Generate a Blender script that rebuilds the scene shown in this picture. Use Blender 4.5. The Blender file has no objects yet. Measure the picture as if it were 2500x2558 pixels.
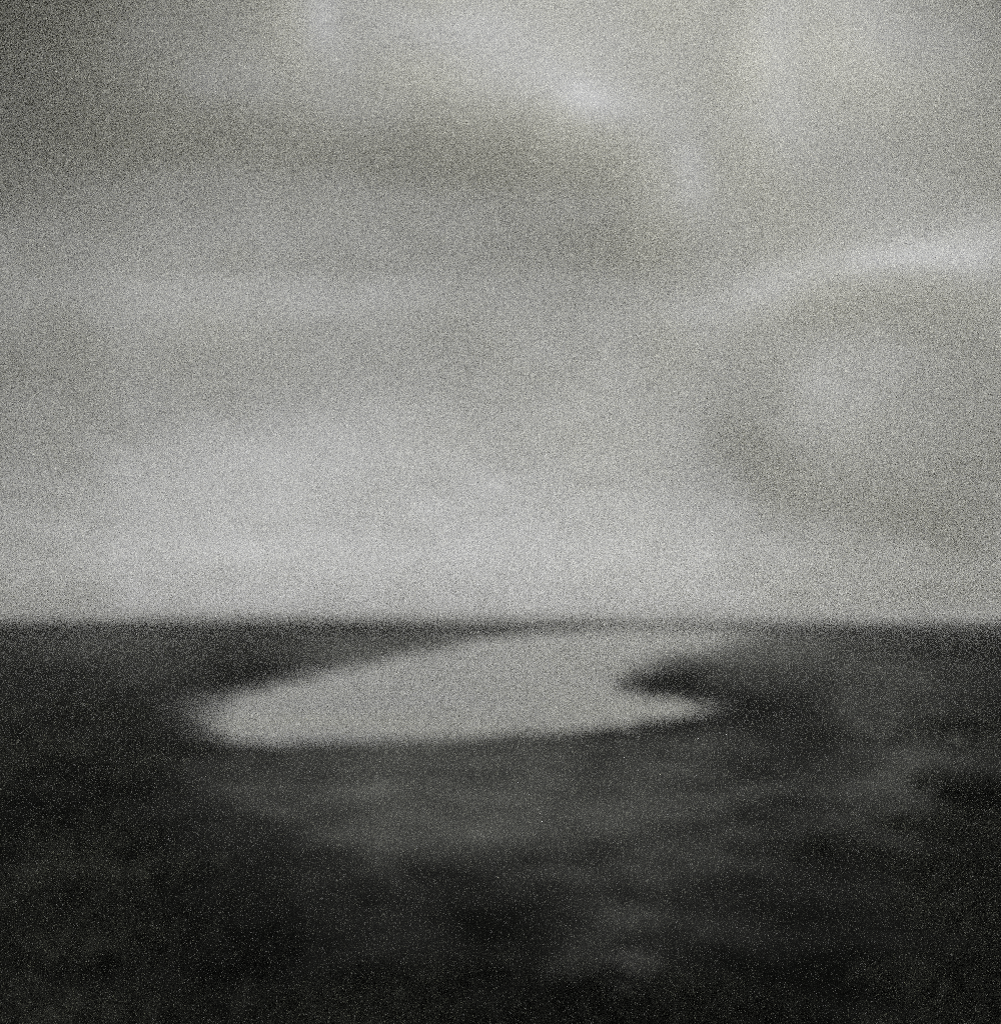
import bpy, math, random
import numpy as np
from mathutils import Vector, noise
random.seed(7)
S = bpy.context.scene
C = S.collection
R = math.radians

# ------------------------------------------------------------------ camera
EYE = 2.2                                   # height of the lens above the lagoon's water level
cam_d = bpy.data.cameras.new("camera")
cam = bpy.data.objects.new("camera", cam_d); C.objects.link(cam)
cam_d.sensor_fit = 'VERTICAL'; cam_d.sensor_height = 60.0; cam_d.sensor_width = 58.6
cam_d.lens = 57.6
cam.location = (0, 0, EYE)
cam.rotation_euler = (R(90 + 6.26), 0, 0)
cam_d.clip_start = 0.05; cam_d.clip_end = 60000
cam_d.dof.use_dof = True                    # the soft focus of a simple box camera
cam_d.dof.focus_distance = 0.6
cam_d.dof.aperture_fstop = 57.6 / 11.5      # 11.5 mm opening
cam_d.dof.aperture_blades = 0
S.camera = cam

# ------------------------------------------------------------------ render settings
S.view_settings.view_transform = 'Standard'; S.view_settings.look = 'None'
S.view_settings.gamma = 1.0; S.view_settings.exposure = 0.35
cy = S.cycles
cy.use_denoising = False                    # high-speed film: keep the grain of the sampling
cy.use_adaptive_sampling = True
cy.adaptive_threshold = 1.0
cy.adaptive_min_samples = 4
cy.volume_bounces = 3
cy.max_bounces = 8; cy.transparent_max_bounces = 16
cy.sampling_pattern = 'TABULATED_SOBOL'
cy.pixel_filter_type = 'BLACKMAN_HARRIS'; cy.filter_width = 1.6
cy.caustics_reflective = False; cy.caustics_refractive = False
cy.sample_clamp_indirect = 20.0

# ------------------------------------------------------------------ daylight
SUN_EL, SUN_AZ = R(55), R(75)                 # somewhere above the overcast, to the right
W = bpy.data.worlds.new("World"); S.world = W; W.use_nodes = True
nt = W.node_tree; nt.nodes.clear()
out = nt.nodes.new('ShaderNodeOutputWorld'); bg = nt.nodes.new('ShaderNodeBackground')
sky = nt.nodes.new('ShaderNodeTexSky'); sky.sky_type = 'NISHITA'; sky.sun_disc = False
sky.sun_elevation = SUN_EL; sky.sun_rotation = SUN_AZ; sky.dust_density = 1.0; sky.air_density = 1.0
bw = nt.nodes.new('ShaderNodeHueSaturation'); bw.inputs['Saturation'].default_value = 0.03   # black-and-white film
nt.links.new(sky.outputs[0], bw.inputs['Color'])
tn = nt.nodes.new('ShaderNodeMix'); tn.data_type = 'RGBA'; tn.blend_type = 'MULTIPLY'; tn.inputs[0].default_value = 1
tn.inputs[7].default_value = (.985, .985, 1.015, 1)
nt.links.new(bw.outputs[0], tn.inputs[6]); nt.links.new(tn.outputs[2], bg.inputs[0])
bg.inputs[1].default_value = 0.15; nt.links.new(bg.outputs[0], out.inputs[0])
W.cycles.sampling_method = 'NONE'
sd = bpy.data.lights.new("sun", 'SUN'); sd.energy = 1.0; sd.angle = R(12); sd.color = (1, .985, .98)
sun = bpy.data.objects.new("sun", sd); C.objects.link(sun)
dv = Vector((math.sin(SUN_AZ)*math.cos(SUN_EL), math.cos(SUN_AZ)*math.cos(SUN_EL), math.sin(SUN_EL)))
sun.rotation_euler = dv.to_track_quat('Z', 'Y').to_euler()

# ------------------------------------------------------------------ helpers
def mesh_obj(name, verts, faces, mat, label=None, kind=None, cat=None, smooth=True, group=None, parent=None):
    me = bpy.data.meshes.new(name)
    verts = np.asarray(verts, dtype=np.float32); faces = np.asarray(faces, dtype=np.int32)
    me.vertices.add(len(verts)); me.vertices.foreach_set('co', verts.ravel())
    n = faces.shape[1]
    me.loops.add(faces.size); me.loops.foreach_set('vertex_index', faces.ravel())
    me.polygons.add(len(faces)); me.polygons.foreach_set('loop_start', np.arange(0, faces.size, n, dtype=np.int32))
    me.polygons.foreach_set('use_smooth', np.full(len(faces), smooth))
    me.update(calc_edges=True)
    if mat: me.materials.append(mat)
    o = bpy.data.objects.new(name, me); C.objects.link(o)
    if label: o['label'] = label
    if kind: o['kind'] = kind
    if cat: o['category'] = cat
    if group: o['group'] = group
    if parent: o.parent = parent
    return o

def grid_faces(nr, nc, off=0, wrap=False):
    i = np.arange(nr - 1)[:, None]; m = nc if wrap else nc - 1
    j = np.arange(m)[None, :]; j2 = (j + 1) % nc
    a = i*nc + j; b = i*nc + j2; c = (i+1)*nc + j2; d = (i+1)*nc + j
    return np.stack([a, b, c, d], -1).reshape(-1, 4) + off

def rbf(P, V, Q, s):
    """smooth interpolation of values V at points P to points Q"""
    P = np.asarray(P, float); V = np.asarray(V, float); out = np.empty(len(Q))
    for k in range(0, len(Q), 20000):
        q = Q[k:k+20000]
        d = ((q[:, None, 0]-P[None, :, 0])/s[0])**2 + ((q[:, None, 1]-P[None, :, 1])/s[1])**2
        d -= d.min(1)[:, None]
        w = np.exp(-.5*d); out[k:k+20000] = (w*V).sum(1)/w.sum(1)
    return out

_rng = np.random.RandomState(3)
def vnoise(x, y, seed=0):
    """value noise, vectorised, about -1..1"""
    xi = np.floor(x).astype(np.int64); yi = np.floor(y).astype(np.int64)
    xf = x-xi; yf = y-yi
    def h(a, b):
        n = (a*374761393 + b*668265263 + seed*974711) & 0xffffffff
        n = ((n ^ (n >> 13))*1274126177) & 0xffffffff
        return ((n ^ (n >> 16)) & 0xffff)/32767.5 - 1
    u = xf*xf*(3-2*xf); v = yf*yf*(3-2*yf)
    return (h(xi, yi)*(1-u)+h(xi+1, yi)*u)*(1-v) + (h(xi, yi+1)*(1-u)+h(xi+1, yi+1)*u)*v
def fbm(x, y, o=4, seed=0):
    a = 0; k = 1.0
    for i in range(o):
        a = a + k*vnoise(x*2**i+11.3*i, y*2**i-7.1*i, seed+i); k *= .5
    return a/1.8

def new_mat(name):
    m = bpy.data.materials.new(name); m.use_nodes = True; m.node_tree.nodes.clear()
    return m, m.node_tree.nodes, m.node_tree.links

# ------------------------------------------------------------------ clouds, edge falloff built into their thickness
# (azimuth deg from the view direction, elevation deg, optical depth there, thickened at view edges to imitate lens falloff)
TAU = [(-29.62, 31.22, 6), (-28.26, 31.56, 6), (-26.87, 31.88, 6), (-25.44, 32.2, 6), (-23.97, 32.5, 6), (-22.48, 32.79, 5.72),
    (-20.95, 33.07, 3.07), (-19.39, 33.33, 4.83), (-17.79, 33.58, 3.66), (-16.17, 33.81, 2.51), (-14.52, 34.02, 4.23), (-12.85, 34.21, 2.78),
    (-11.15, 34.38, 2.33), (-9.44, 34.52, 2.11), (-7.7, 34.64, 2.22), (-5.95, 34.74, 2.98), (-4.2, 34.81, 3.55), (-2.43, 34.86, 2.99),
    (-0.66, 34.88, 2.19), (1.12, 34.88, 2.37), (2.89, 34.85, 2.21), (4.65, 34.8, 2.42), (6.41, 34.72, 1.97), (8.15, 34.61, 2.9),
    (9.88, 34.49, 2.42), (11.59, 34.33, 2.75), (13.28, 34.16, 1.49), (14.95, 33.97, 3.76), (16.59, 33.75, 2.32), (18.21, 33.52, 2.09),
    (19.79, 33.27, 2.69), (21.35, 33.0, 1.75), (22.87, 32.72, 2.49), (24.36, 32.42, 3.03), (25.81, 32.12, 3.59), (27.23, 31.8, 4.36),
    (28.62, 31.47, 4.14), (29.96, 31.13, 5.09), (-29.55, 30.29, 6), (-28.2, 30.62, 6), (-26.8, 30.94, 6), (-25.38, 31.25, 6),
    (-23.92, 31.54, 6), (-22.42, 31.83, 5.21), (-20.9, 32.1, 2.37), (-19.34, 32.36, 4.26), (-17.75, 32.6, 3.3), (-16.13, 32.83, 2.44),
    (-14.48, 33.03, 4.45), (-12.81, 33.22, 2.69), (-11.12, 33.38, 0.05), (-9.41, 33.52, 1.57), (-7.68, 33.64, 1.68), (-5.94, 33.74, 1.93),
    (-4.18, 33.81, 2.42), (-2.42, 33.86, 2.11), (-0.65, 33.88, 1.64), (1.11, 33.88, 2.06), (2.88, 33.85, 2.06), (4.64, 33.8, 2.34),
    (6.39, 33.72, 1.95), (8.13, 33.62, 2.96), (9.86, 33.49, 2.55), (11.56, 33.34, 2.91), (13.25, 33.17, 1.62), (14.91, 32.98, 3.7),
    (16.55, 32.77, 1.23), (18.16, 32.54, 1.85), (19.74, 32.3, 2.56), (21.29, 32.03, 1.48), (22.81, 31.76, 2.08), (24.3, 31.47, 2.44),
    (25.75, 31.17, 2.77), (27.17, 30.86, 3.34), (28.55, 30.54, 3.0), (29.9, 30.21, 3.89), (-29.49, 29.35, 6), (-28.13, 29.67, 5.6),
    (-26.74, 29.98, 3.43), (-25.32, 30.28, 6), (-23.86, 30.57, 6), (-22.37, 30.85, 3.64), (-20.84, 31.12, 1.2), (-19.29, 31.37, 2.36),
    (-17.7, 31.61, 2.24), (-16.09, 31.83, 2.38), (-14.45, 32.03, 2.82), (-12.78, 32.21, 4.78), (-11.09, 32.37, 0.05), (-9.39, 32.51, 2.25),
    (-7.66, 32.63, 1.61), (-5.92, 32.72, 0.94), (-4.17, 32.79, 1.51), (-2.42, 32.84, 0.51), (-0.65, 32.86, 0.8), (1.11, 32.86, 1.21),
    (2.87, 32.83, 1.51), (4.63, 32.77, 1.92), (6.37, 32.7, 1.22), (8.11, 32.6, 2.64), (9.83, 32.48, 3.95), (11.53, 32.33, 3.21),
    (13.22, 32.16, 2.65), (14.88, 31.98, 2.35), (16.51, 31.77, 0.05), (18.12, 31.55, 2.75), (19.7, 31.31, 1.88), (21.24, 31.05, 2.4),
    (22.76, 30.78, 1.41), (24.24, 30.5, 2.72), (25.69, 30.2, 2.34), (27.11, 29.9, 3.2), (28.49, 29.59, 2.72), (29.83, 29.26, 3.54),
    (-29.42, 28.39, 5.52), (-28.07, 28.7, 4.97), (-26.68, 29.0, 4.65), (-25.26, 29.3, 5.54), (-23.8, 29.58, 6), (-22.32, 29.86, 0.75),
    (-20.79, 30.12, 2.64), (-19.24, 30.36, 2.07), (-17.66, 30.59, 3.0), (-16.05, 30.81, 2.06), (-14.41, 31.0, 2.89), (-12.75, 31.18, 2.86),
    (-11.06, 31.34, 0.05), (-9.36, 31.48, 2.43), (-7.64, 31.59, 1.38), (-5.91, 31.68, 1.86), (-4.16, 31.75, 0.62), (-2.41, 31.8, 1.22),
    (-0.65, 31.82, 0.96), (1.11, 31.81, 1.24), (2.86, 31.79, 1.81), (4.62, 31.74, 1.93), (6.36, 31.66, 1.69), (8.09, 31.56, 0.98),
    (9.8, 31.44, 2.16), (11.5, 31.3, 1.64), (13.18, 31.14, 1.79), (14.84, 30.96, 3.41), (16.47, 30.75, 1.26), (18.07, 30.54, 2.19),
    (19.65, 30.3, 4.55), (21.19, 30.05, 1.59), (22.7, 29.79, 1.94), (24.18, 29.51, 1.1), (25.63, 29.22, 2.22), (27.04, 28.93, 1.06),
    (28.42, 28.62, 3.24), (29.76, 28.31, 3.95), (-29.35, 27.42, 5.24), (-28.0, 27.72, 4.75), (-26.62, 28.02, 2.97), (-25.2, 28.3, 5.82),
    (-23.75, 28.58, 4.71), (-22.26, 28.85, 3.81), (-20.74, 29.1, 4.37), (-19.19, 29.34, 3.46), (-17.61, 29.57, 1.65), (-16.01, 29.77, 2.18),
    (-14.37, 29.97, 1.99), (-12.72, 30.14, 3.73), (-11.04, 30.29, 2.83), (-9.34, 30.43, 0.29), (-7.62, 30.54, 3.08), (-5.89, 30.63, 2.99),
    (-4.15, 30.69, 2.78), (-2.4, 30.74, 1.7), (-0.65, 30.76, 1.59), (1.1, 30.76, 1.52), (2.86, 30.73, 0.3), (4.6, 30.68, 2.01),
    (6.34, 30.61, 1.44), (8.07, 30.51, 2.25), (9.78, 30.39, 1.9), (11.47, 30.25, 2.1), (13.15, 30.1, 2.3), (14.8, 29.92, 4.86),
    (16.43, 29.72, 0.76), (18.03, 29.51, 2.54), (19.6, 29.28, 3.02), (21.14, 29.04, 1.9), (22.65, 28.78, 2.68), (24.13, 28.51, 2.02),
    (25.57, 28.23, 2.62), (26.98, 27.94, 3.05), (28.36, 27.64, 3.31), (29.7, 27.34, 3.86), (-29.29, 26.43, 3.01), (-27.94, 26.73, 2.68),
    (-26.56, 27.01, 4.18), (-25.14, 27.29, 2.97), (-23.69, 27.56, 5.1), (-22.21, 27.82, 3.13), (-20.69, 28.07, 3.99), (-19.15, 28.3, 2.79),
    (-17.57, 28.52, 0.39), (-15.97, 28.72, 2.68), (-14.34, 28.91, 0.74), (-12.68, 29.08, 1.92), (-11.01, 29.23, 1.93), (-9.31, 29.36, 2.54),
    (-7.6, 29.47, 3.31), (-5.88, 29.55, 2.68), (-4.14, 29.62, 4.62), (-2.4, 29.66, 2.42), (-0.65, 29.68, 1.81), (1.1, 29.68, 1.11),
    (2.85, 29.65, 1.41), (4.59, 29.6, 0.23), (6.32, 29.53, 1.35), (8.05, 29.44, 1.71), (9.75, 29.33, 2.28), (11.44, 29.19, 2.16),
    (13.11, 29.04, 3.16), (14.76, 28.86, 4.34), (16.39, 28.67, 1.68), (17.98, 28.46, 1.92), (19.55, 28.24, 3.61), (21.09, 28.0, 3.53),
    (22.6, 27.76, 3.74), (24.07, 27.49, 3.77), (25.51, 27.22, 3.38), (26.92, 26.94, 2.88), (28.29, 26.65, 3.09), (29.63, 26.36, 3.44),
    (-29.22, 25.43, 3.74), (-27.88, 25.72, 3.61), (-26.5, 26.0, 3.9), (-25.08, 26.27, 5.99), (-23.64, 26.53, 4.03), (-22.16, 26.78, 3.86),
    (-20.64, 27.02, 5.04), (-19.1, 27.25, 4.69), (-17.53, 27.46, 3.76), (-15.93, 27.66, 3.12), (-14.3, 27.84, 2.33), (-12.65, 28.0, 3.77),
    (-10.98, 28.15, 2.01), (-9.29, 28.27, 1.17), (-7.58, 28.38, 2.29), (-5.86, 28.46, 1.19), (-4.13, 28.53, 2.98), (-2.39, 28.57, 2.38),
    (-0.65, 28.59, 3.74), (1.1, 28.58, 2.42), (2.84, 28.56, 2.55), (4.58, 28.51, 0.33), (6.31, 28.44, 0.05), (8.03, 28.35, 0.88),
    (9.73, 28.24, 2.11), (11.41, 28.11, 1.46), (13.08, 27.96, 2.44), (14.72, 27.79, 2.58), (16.34, 27.61, 1.12), (17.94, 27.41, 1.69),
    (19.5, 27.19, 2.9), (21.04, 26.96, 2.98), (22.54, 26.72, 2.62), (24.01, 26.46, 1.95), (25.45, 26.2, 3.72), (26.86, 25.93, 1.43),
    (28.23, 25.65, 2.63), (29.57, 25.36, 2.85), (-29.16, 24.42, 3.94), (-27.82, 24.7, 3.8), (-26.44, 24.97, 4.7), (-25.03, 25.23, 5.05),
    (-23.58, 25.48, 4.93), (-22.1, 25.73, 6), (-20.59, 25.96, 6), (-19.05, 26.18, 5.83), (-17.48, 26.38, 5.52), (-15.89, 26.57, 4.66),
    (-14.26, 26.75, 2.86), (-12.62, 26.91, 4.75), (-10.95, 27.05, 3.39), (-9.26, 27.17, 3.75), (-7.56, 27.27, 1.72), (-5.85, 27.35, 3.51),
    (-4.12, 27.42, 5.11), (-2.38, 27.46, 4.0), (-0.64, 27.47, 5.41), (1.1, 27.47, 6), (2.83, 27.45, 5.56), (4.57, 27.4, 4.87),
    (6.29, 27.33, 2.61), (8.0, 27.25, 2.22), (9.7, 27.14, 1.38), (11.39, 27.01, 2.47), (13.05, 26.87, 2.25), (14.69, 26.7, 3.13),
    (16.3, 26.52, 2.36), (17.89, 26.33, 1.57), (19.45, 26.12, 2.34), (20.99, 25.9, 1.79), (22.49, 25.66, 3.19), (23.96, 25.42, 2.86),
    (25.39, 25.16, 2.37), (26.8, 24.9, 4.39), (28.17, 24.63, 3.4), (29.5, 24.35, 3.61), (-29.1, 23.4, 4.5), (-27.75, 23.67, 4.17),
    (-26.38, 23.93, 4.3), (-24.97, 24.18, 5.79), (-23.52, 24.42, 4.82), (-22.05, 24.66, 5.22), (-20.54, 24.88, 3.99), (-19.01, 25.09, 4.47),
    (-17.44, 25.29, 4.04), (-15.85, 25.47, 4.55), (-14.23, 25.64, 3.74), (-12.59, 25.8, 4.41), (-10.92, 25.93, 5.64), (-9.24, 26.05, 3.79),
    (-7.54, 26.15, 5.58), (-5.83, 26.23, 3.65), (-4.11, 26.29, 4.78), (-2.38, 26.33, 6), (-0.64, 26.35, 6), (1.09, 26.34, 6),
    (2.83, 26.32, 6), (4.55, 26.27, 5.83), (6.27, 26.21, 6), (7.98, 26.13, 4.36), (9.68, 26.02, 2.24), (11.36, 25.9, 0.05),
    (13.01, 25.76, 3.25), (14.65, 25.6, 4.41), (16.26, 25.43, 1.75), (17.85, 25.24, 2.49), (19.41, 25.04, 2.4), (20.94, 24.82, 2.62),
    (22.44, 24.6, 2.11), (23.9, 24.36, 2.51), (25.34, 24.11, 2.78), (26.74, 23.86, 3.63), (28.11, 23.6, 3.31), (29.44, 23.33, 3.59),
    (-29.03, 22.37, 3.27), (-27.69, 22.62, 2.82), (-26.32, 22.87, 2.37), (-24.91, 23.11, 3.95), (-23.47, 23.35, 1.43), (-22.0, 23.57, 3.97),
    (-20.49, 23.79, 2.1), (-18.96, 23.99, 1.95), (-17.4, 24.18, 2.03), (-15.81, 24.36, 0.82), (-14.19, 24.52, 2.55), (-12.55, 24.67, 1.83),
    (-10.89, 24.8, 1.57), (-9.22, 24.92, 1.95), (-7.52, 25.01, 4.35), (-5.81, 25.09, 2.87), (-4.1, 25.15, 4.0), (-2.37, 25.18, 4.65),
    (-0.64, 25.2, 4.91), (1.09, 25.2, 4.98), (2.82, 25.17, 4.3), (4.54, 25.13, 5.15), (6.26, 25.07, 4.61), (7.96, 24.99, 4.48),
    (9.65, 24.89, 4.39), (11.33, 24.77, 1.16), (12.98, 24.63, 2.26), (14.61, 24.48, 4.77), (16.22, 24.32, 3.58), (17.81, 24.14, 1.92),
    (19.36, 23.94, 2.89), (20.89, 23.73, 1.23), (22.38, 23.52, 1.6), (23.85, 23.29, 2.95), (25.28, 23.05, 1.89), (26.68, 22.81, 3.26),
    (28.04, 22.56, 3.21), (29.37, 22.3, 3.52), (-28.97, 21.32, 5.59), (-27.63, 21.56, 4.87), (-26.26, 21.8, 2.73), (-24.85, 22.04, 2.76),
    (-23.41, 22.26, 2.18), (-21.95, 22.48, 2.38), (-20.44, 22.68, 2.2), (-18.91, 22.88, 2.47), (-17.35, 23.06, 2.54), (-15.77, 23.23, 2.34),
    (-14.16, 23.39, 2.03), (-12.52, 23.53, 2.78), (-10.87, 23.66, 1.94), (-9.19, 23.77, 2.05), (-7.5, 23.86, 1.74), (-5.8, 23.93, 2.03),
    (-4.09, 23.99, 2.4), (-2.36, 24.02, 2.59), (-0.64, 24.04, 2.05), (1.09, 24.04, 2.05), (2.81, 24.01, 2.21), (4.53, 23.97, 2.14),
    (6.24, 23.91, 2.9), (7.94, 23.84, 2.67), (9.63, 23.74, 3.08), (11.3, 23.63, 0.96), (12.95, 23.5, 2.69), (14.58, 23.35, 3.54),
    (16.18, 23.19, 3.5), (17.76, 23.02, 3.38), (19.31, 22.83, 2.62), (20.84, 22.63, 2.06), (22.33, 22.42, 2.36), (23.79, 22.2, 1.84),
    (25.22, 21.98, 2.95), (26.62, 21.74, 2.39), (27.98, 21.5, 3.67), (29.31, 21.25, 4.04), (-28.9, 20.26, 2.5), (-27.57, 20.5, 1.82),
    (-26.2, 20.72, 2.58), (-24.8, 20.95, 2.41), (-23.36, 21.16, 3.55), (-21.89, 21.37, 2.58), (-20.4, 21.57, 2.56), (-18.87, 21.75, 2.25),
    (-17.31, 21.93, 2.35), (-15.73, 22.09, 1.75), (-14.12, 22.24, 1.64), (-12.49, 22.38, 2.26), (-10.84, 22.5, 2.2), (-9.17, 22.6, 2.74),
    (-7.48, 22.69, 2.25), (-5.78, 22.76, 3.2), (-4.08, 22.81, 1.77), (-2.36, 22.85, 1.59), (-0.64, 22.86, 2.98), (1.08, 22.86, 3.33),
    (2.8, 22.84, 2.1), (4.52, 22.8, 2.16), (6.23, 22.74, 1.48), (7.92, 22.67, 3.54), (9.6, 22.58, 3.64), (11.27, 22.47, 1.86),
    (12.92, 22.34, 2.0), (14.54, 22.2, 2.64), (16.14, 22.05, 3.79), (17.72, 21.88, 2.61), (19.27, 21.71, 2.02), (20.79, 21.52, 1.76),
    (22.28, 21.32, 1.9), (23.74, 21.11, 2.58), (25.16, 20.89, 2.24), (26.56, 20.67, 1.67), (27.92, 20.44, 1.63), (29.25, 20.2, 2.18),
    (-28.84, 19.19, 2.61), (-27.51, 19.42, 1.98), (-26.14, 19.63, 3.53), (-24.74, 19.85, 1.34), (-23.31, 20.05, 1.99), (-21.84, 20.25, 1.71),
    (-20.35, 20.44, 1.92), (-18.82, 20.61, 1.41), (-17.27, 20.78, 1.21), (-15.69, 20.94, 1.99), (-14.09, 21.08, 1.39), (-12.46, 21.21, 1.24),
    (-10.81, 21.32, 1.88), (-9.15, 21.42, 1.57), (-7.46, 21.51, 1.7), (-5.77, 21.57, 1.55), (-4.06, 21.62, 2.51), (-2.35, 21.66, 2.33),
    (-0.64, 21.67, 2.22), (1.08, 21.67, 2.04), (2.8, 21.65, 3.1), (4.51, 21.61, 4.16), (6.21, 21.56, 4.05), (7.9, 21.49, 6),
    (9.58, 21.4, 5.93), (11.24, 21.3, 3.49), (12.88, 21.18, 2.0), (14.5, 21.04, 2.87), (16.1, 20.9, 3.07), (17.67, 20.74, 3.47),
    (19.22, 20.57, 3.12), (20.74, 20.39, 2.42), (22.22, 20.2, 2.24), (23.68, 20.0, 1.43), (25.1, 19.79, 1.57), (26.5, 19.58, 1.51),
    (27.86, 19.36, 1.38), (29.18, 19.14, 2.57), (-28.78, 18.12, 2.13), (-27.45, 18.33, 1.55), (-26.08, 18.53, 3.68), (-24.68, 18.74, 3.05),
    (-23.25, 18.93, 2.58), (-21.79, 19.12, 2.15), (-20.3, 19.29, 2.34), (-18.78, 19.46, 2.7), (-17.23, 19.62, 2.33), (-15.65, 19.77, 3.44),
    (-14.05, 19.91, 2.27), (-12.43, 20.03, 3.1), (-10.78, 20.14, 1.95), (-9.12, 20.23, 2.8), (-7.44, 20.31, 2.46), (-5.75, 20.37, 2.51),
    (-4.05, 20.42, 2.93), (-2.35, 20.45, 1.97), (-0.63, 20.47, 2.66), (1.08, 20.47, 3.31), (2.79, 20.45, 2.15), (4.5, 20.41, 2.32),
    (6.19, 20.36, 3.26), (7.88, 20.29, 3.56), (9.55, 20.21, 3.78), (11.21, 20.11, 3.05), (12.85, 20.0, 2.48), (14.47, 19.87, 2.49),
    (16.06, 19.73, 2.25), (17.63, 19.58, 1.36), (19.17, 19.42, 0.95), (20.69, 19.25, 0.3), (22.17, 19.07, 0.2), (23.63, 18.88, 0.18),
    (25.05, 18.68, 0.66), (26.44, 18.48, 0.54), (27.79, 18.27, 1.83), (29.12, 18.06, 3.17), (-28.72, 17.03, 3.71), (-27.39, 17.23, 2.91),
    (-26.02, 17.42, 1.77), (-24.63, 17.61, 1.0), (-23.2, 17.8, 2.02), (-21.74, 17.97, 1.56), (-20.25, 18.14, 1.73), (-18.73, 18.3, 1.21),
    (-17.19, 18.45, 1.05), (-15.61, 18.59, 1.47), (-14.02, 18.72, 1.13), (-12.4, 18.83, 1.34), (-10.76, 18.94, 1.36), (-9.1, 19.03, 2.11),
    (-7.43, 19.1, 1.02), (-5.74, 19.16, 1.79), (-4.04, 19.21, 0.96), (-2.34, 19.24, 2.57), (-0.63, 19.25, 1.29), (1.08, 19.25, 2.0),
    (2.78, 19.23, 2.09), (4.48, 19.2, 2.99), (6.18, 19.15, 1.59), (7.86, 19.08, 2.39), (9.53, 19.01, 2.36), (11.18, 18.91, 2.8),
    (12.82, 18.81, 2.61), (14.43, 18.69, 1.33), (16.02, 18.56, 0.73), (17.59, 18.41, 2.1), (19.13, 18.26, 3.97), (20.64, 18.1, 4.47),
    (22.12, 17.93, 4.71), (23.57, 17.75, 4.89), (24.99, 17.57, 4.9), (26.38, 17.37, 2.75), (27.73, 17.18, 2.87), (29.06, 16.98, 3.12),
    (-28.65, 15.93, 2.44), (-27.32, 16.12, 1.67), (-25.96, 16.31, 1.84), (-24.57, 16.48, 3.84), (-23.14, 16.66, 1.96), (-21.69, 16.82, 2.0),
    (-20.2, 16.98, 1.52), (-18.69, 17.13, 1.31), (-17.14, 17.27, 2.17), (-15.57, 17.4, 1.5), (-13.98, 17.52, 2.44), (-12.37, 17.63, 1.38),
    (-10.73, 17.73, 1.26), (-9.08, 17.81, 1.49), (-7.41, 17.88, 1.71), (-5.72, 17.94, 1.79), (-4.03, 17.98, 1.96), (-2.33, 18.01, 1.94),
    (-0.63, 18.02, 2.41), (1.07, 18.02, 1.7), (2.78, 18.0, 1.99), (4.47, 17.97, 2.27), (6.16, 17.93, 2.68), (7.84, 17.86, 2.26),
    (9.51, 17.79, 2.13), (11.16, 17.7, 1.05), (12.79, 17.6, 1.71), (14.4, 17.49, 1.99), (15.98, 17.37, 2.89), (17.55, 17.23, 4.41),
    (19.08, 17.09, 5.76), (20.59, 16.94, 4.08), (22.07, 16.78, 3.02), (23.52, 16.61, 3.99), (24.93, 16.44, 3.63), (26.32, 16.26, 3.8),
    (27.67, 16.07, 3.53), (28.99, 15.89, 3.59), (-28.59, 14.83, 3.19), (-27.26, 15.01, 2.64), (-25.9, 15.18, 3.36), (-24.51, 15.34, 3.63),
    (-23.09, 15.51, 2.64), (-21.64, 15.66, 1.91), (-20.15, 15.81, 1.87), (-18.64, 15.95, 2.18), (-17.1, 16.08, 3.19), (-15.54, 16.2, 2.67),
    (-13.95, 16.31, 2.45), (-12.33, 16.42, 1.97), (-10.7, 16.51, 2.28), (-9.05, 16.59, 2.14), (-7.39, 16.65, 1.87), (-5.71, 16.7, 1.95),
    (-4.02, 16.74, 2.43), (-2.33, 16.77, 2.78), (-0.63, 16.78, 1.61), (1.07, 16.78, 2.15), (2.77, 16.76, 2.16), (4.46, 16.73, 2.31),
    (6.15, 16.69, 1.58), (7.82, 16.64, 2.2), (9.48, 16.57, 3.51), (11.13, 16.48, 2.14), (12.75, 16.39, 2.3), (14.36, 16.29, 2.73),
    (15.94, 16.17, 2.61), (17.5, 16.05, 2.49), (19.04, 15.91, 2.04), (20.54, 15.77, 2.54), (22.02, 15.62, 2.58), (23.46, 15.46, 3.24),
    (24.88, 15.3, 2.5), (26.26, 15.13, 3.64), (27.61, 14.96, 1.82), (28.93, 14.79, 2.0), (-28.53, 13.72, 3.22), (-27.2, 13.88, 2.91),
    (-25.85, 14.04, 2.3), (-24.46, 14.2, 3.71), (-23.04, 14.35, 3.63), (-21.59, 14.49, 2.45), (-20.11, 14.63, 2.01), (-18.6, 14.76, 3.86),
    (-17.06, 14.88, 2.15), (-15.5, 14.99, 2.31), (-13.91, 15.1, 1.92), (-12.3, 15.19, 2.7), (-10.68, 15.28, 1.49), (-9.03, 15.35, 1.95),
    (-7.37, 15.41, 2.07), (-5.7, 15.46, 1.81), (-4.01, 15.5, 1.98), (-2.32, 15.52, 1.58), (-0.63, 15.53, 3.04), (1.07, 15.53, 2.07),
    (2.76, 15.52, 1.44), (4.45, 15.49, 2.14), (6.13, 15.45, 2.07), (7.8, 15.4, 1.42), (9.46, 15.33, 2.75), (11.1, 15.26, 2.82),
    (12.72, 15.17, 1.9), (14.33, 15.07, 3.34), (15.91, 14.97, 2.15), (17.46, 14.85, 2.32), (18.99, 14.72, 1.87), (20.49, 14.59, 2.11),
    (21.97, 14.45, 1.92), (23.41, 14.31, 1.54), (24.82, 14.16, 3.06), (26.2, 14.0, 3.46), (27.55, 13.84, 3.11), (28.87, 13.68, 3.45),
    (-28.47, 12.61, 3.27), (-27.14, 12.76, 2.89), (-25.79, 12.9, 3.42), (-24.4, 13.04, 2.18), (-22.98, 13.18, 2.43), (-21.54, 13.31, 2.07),
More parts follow.
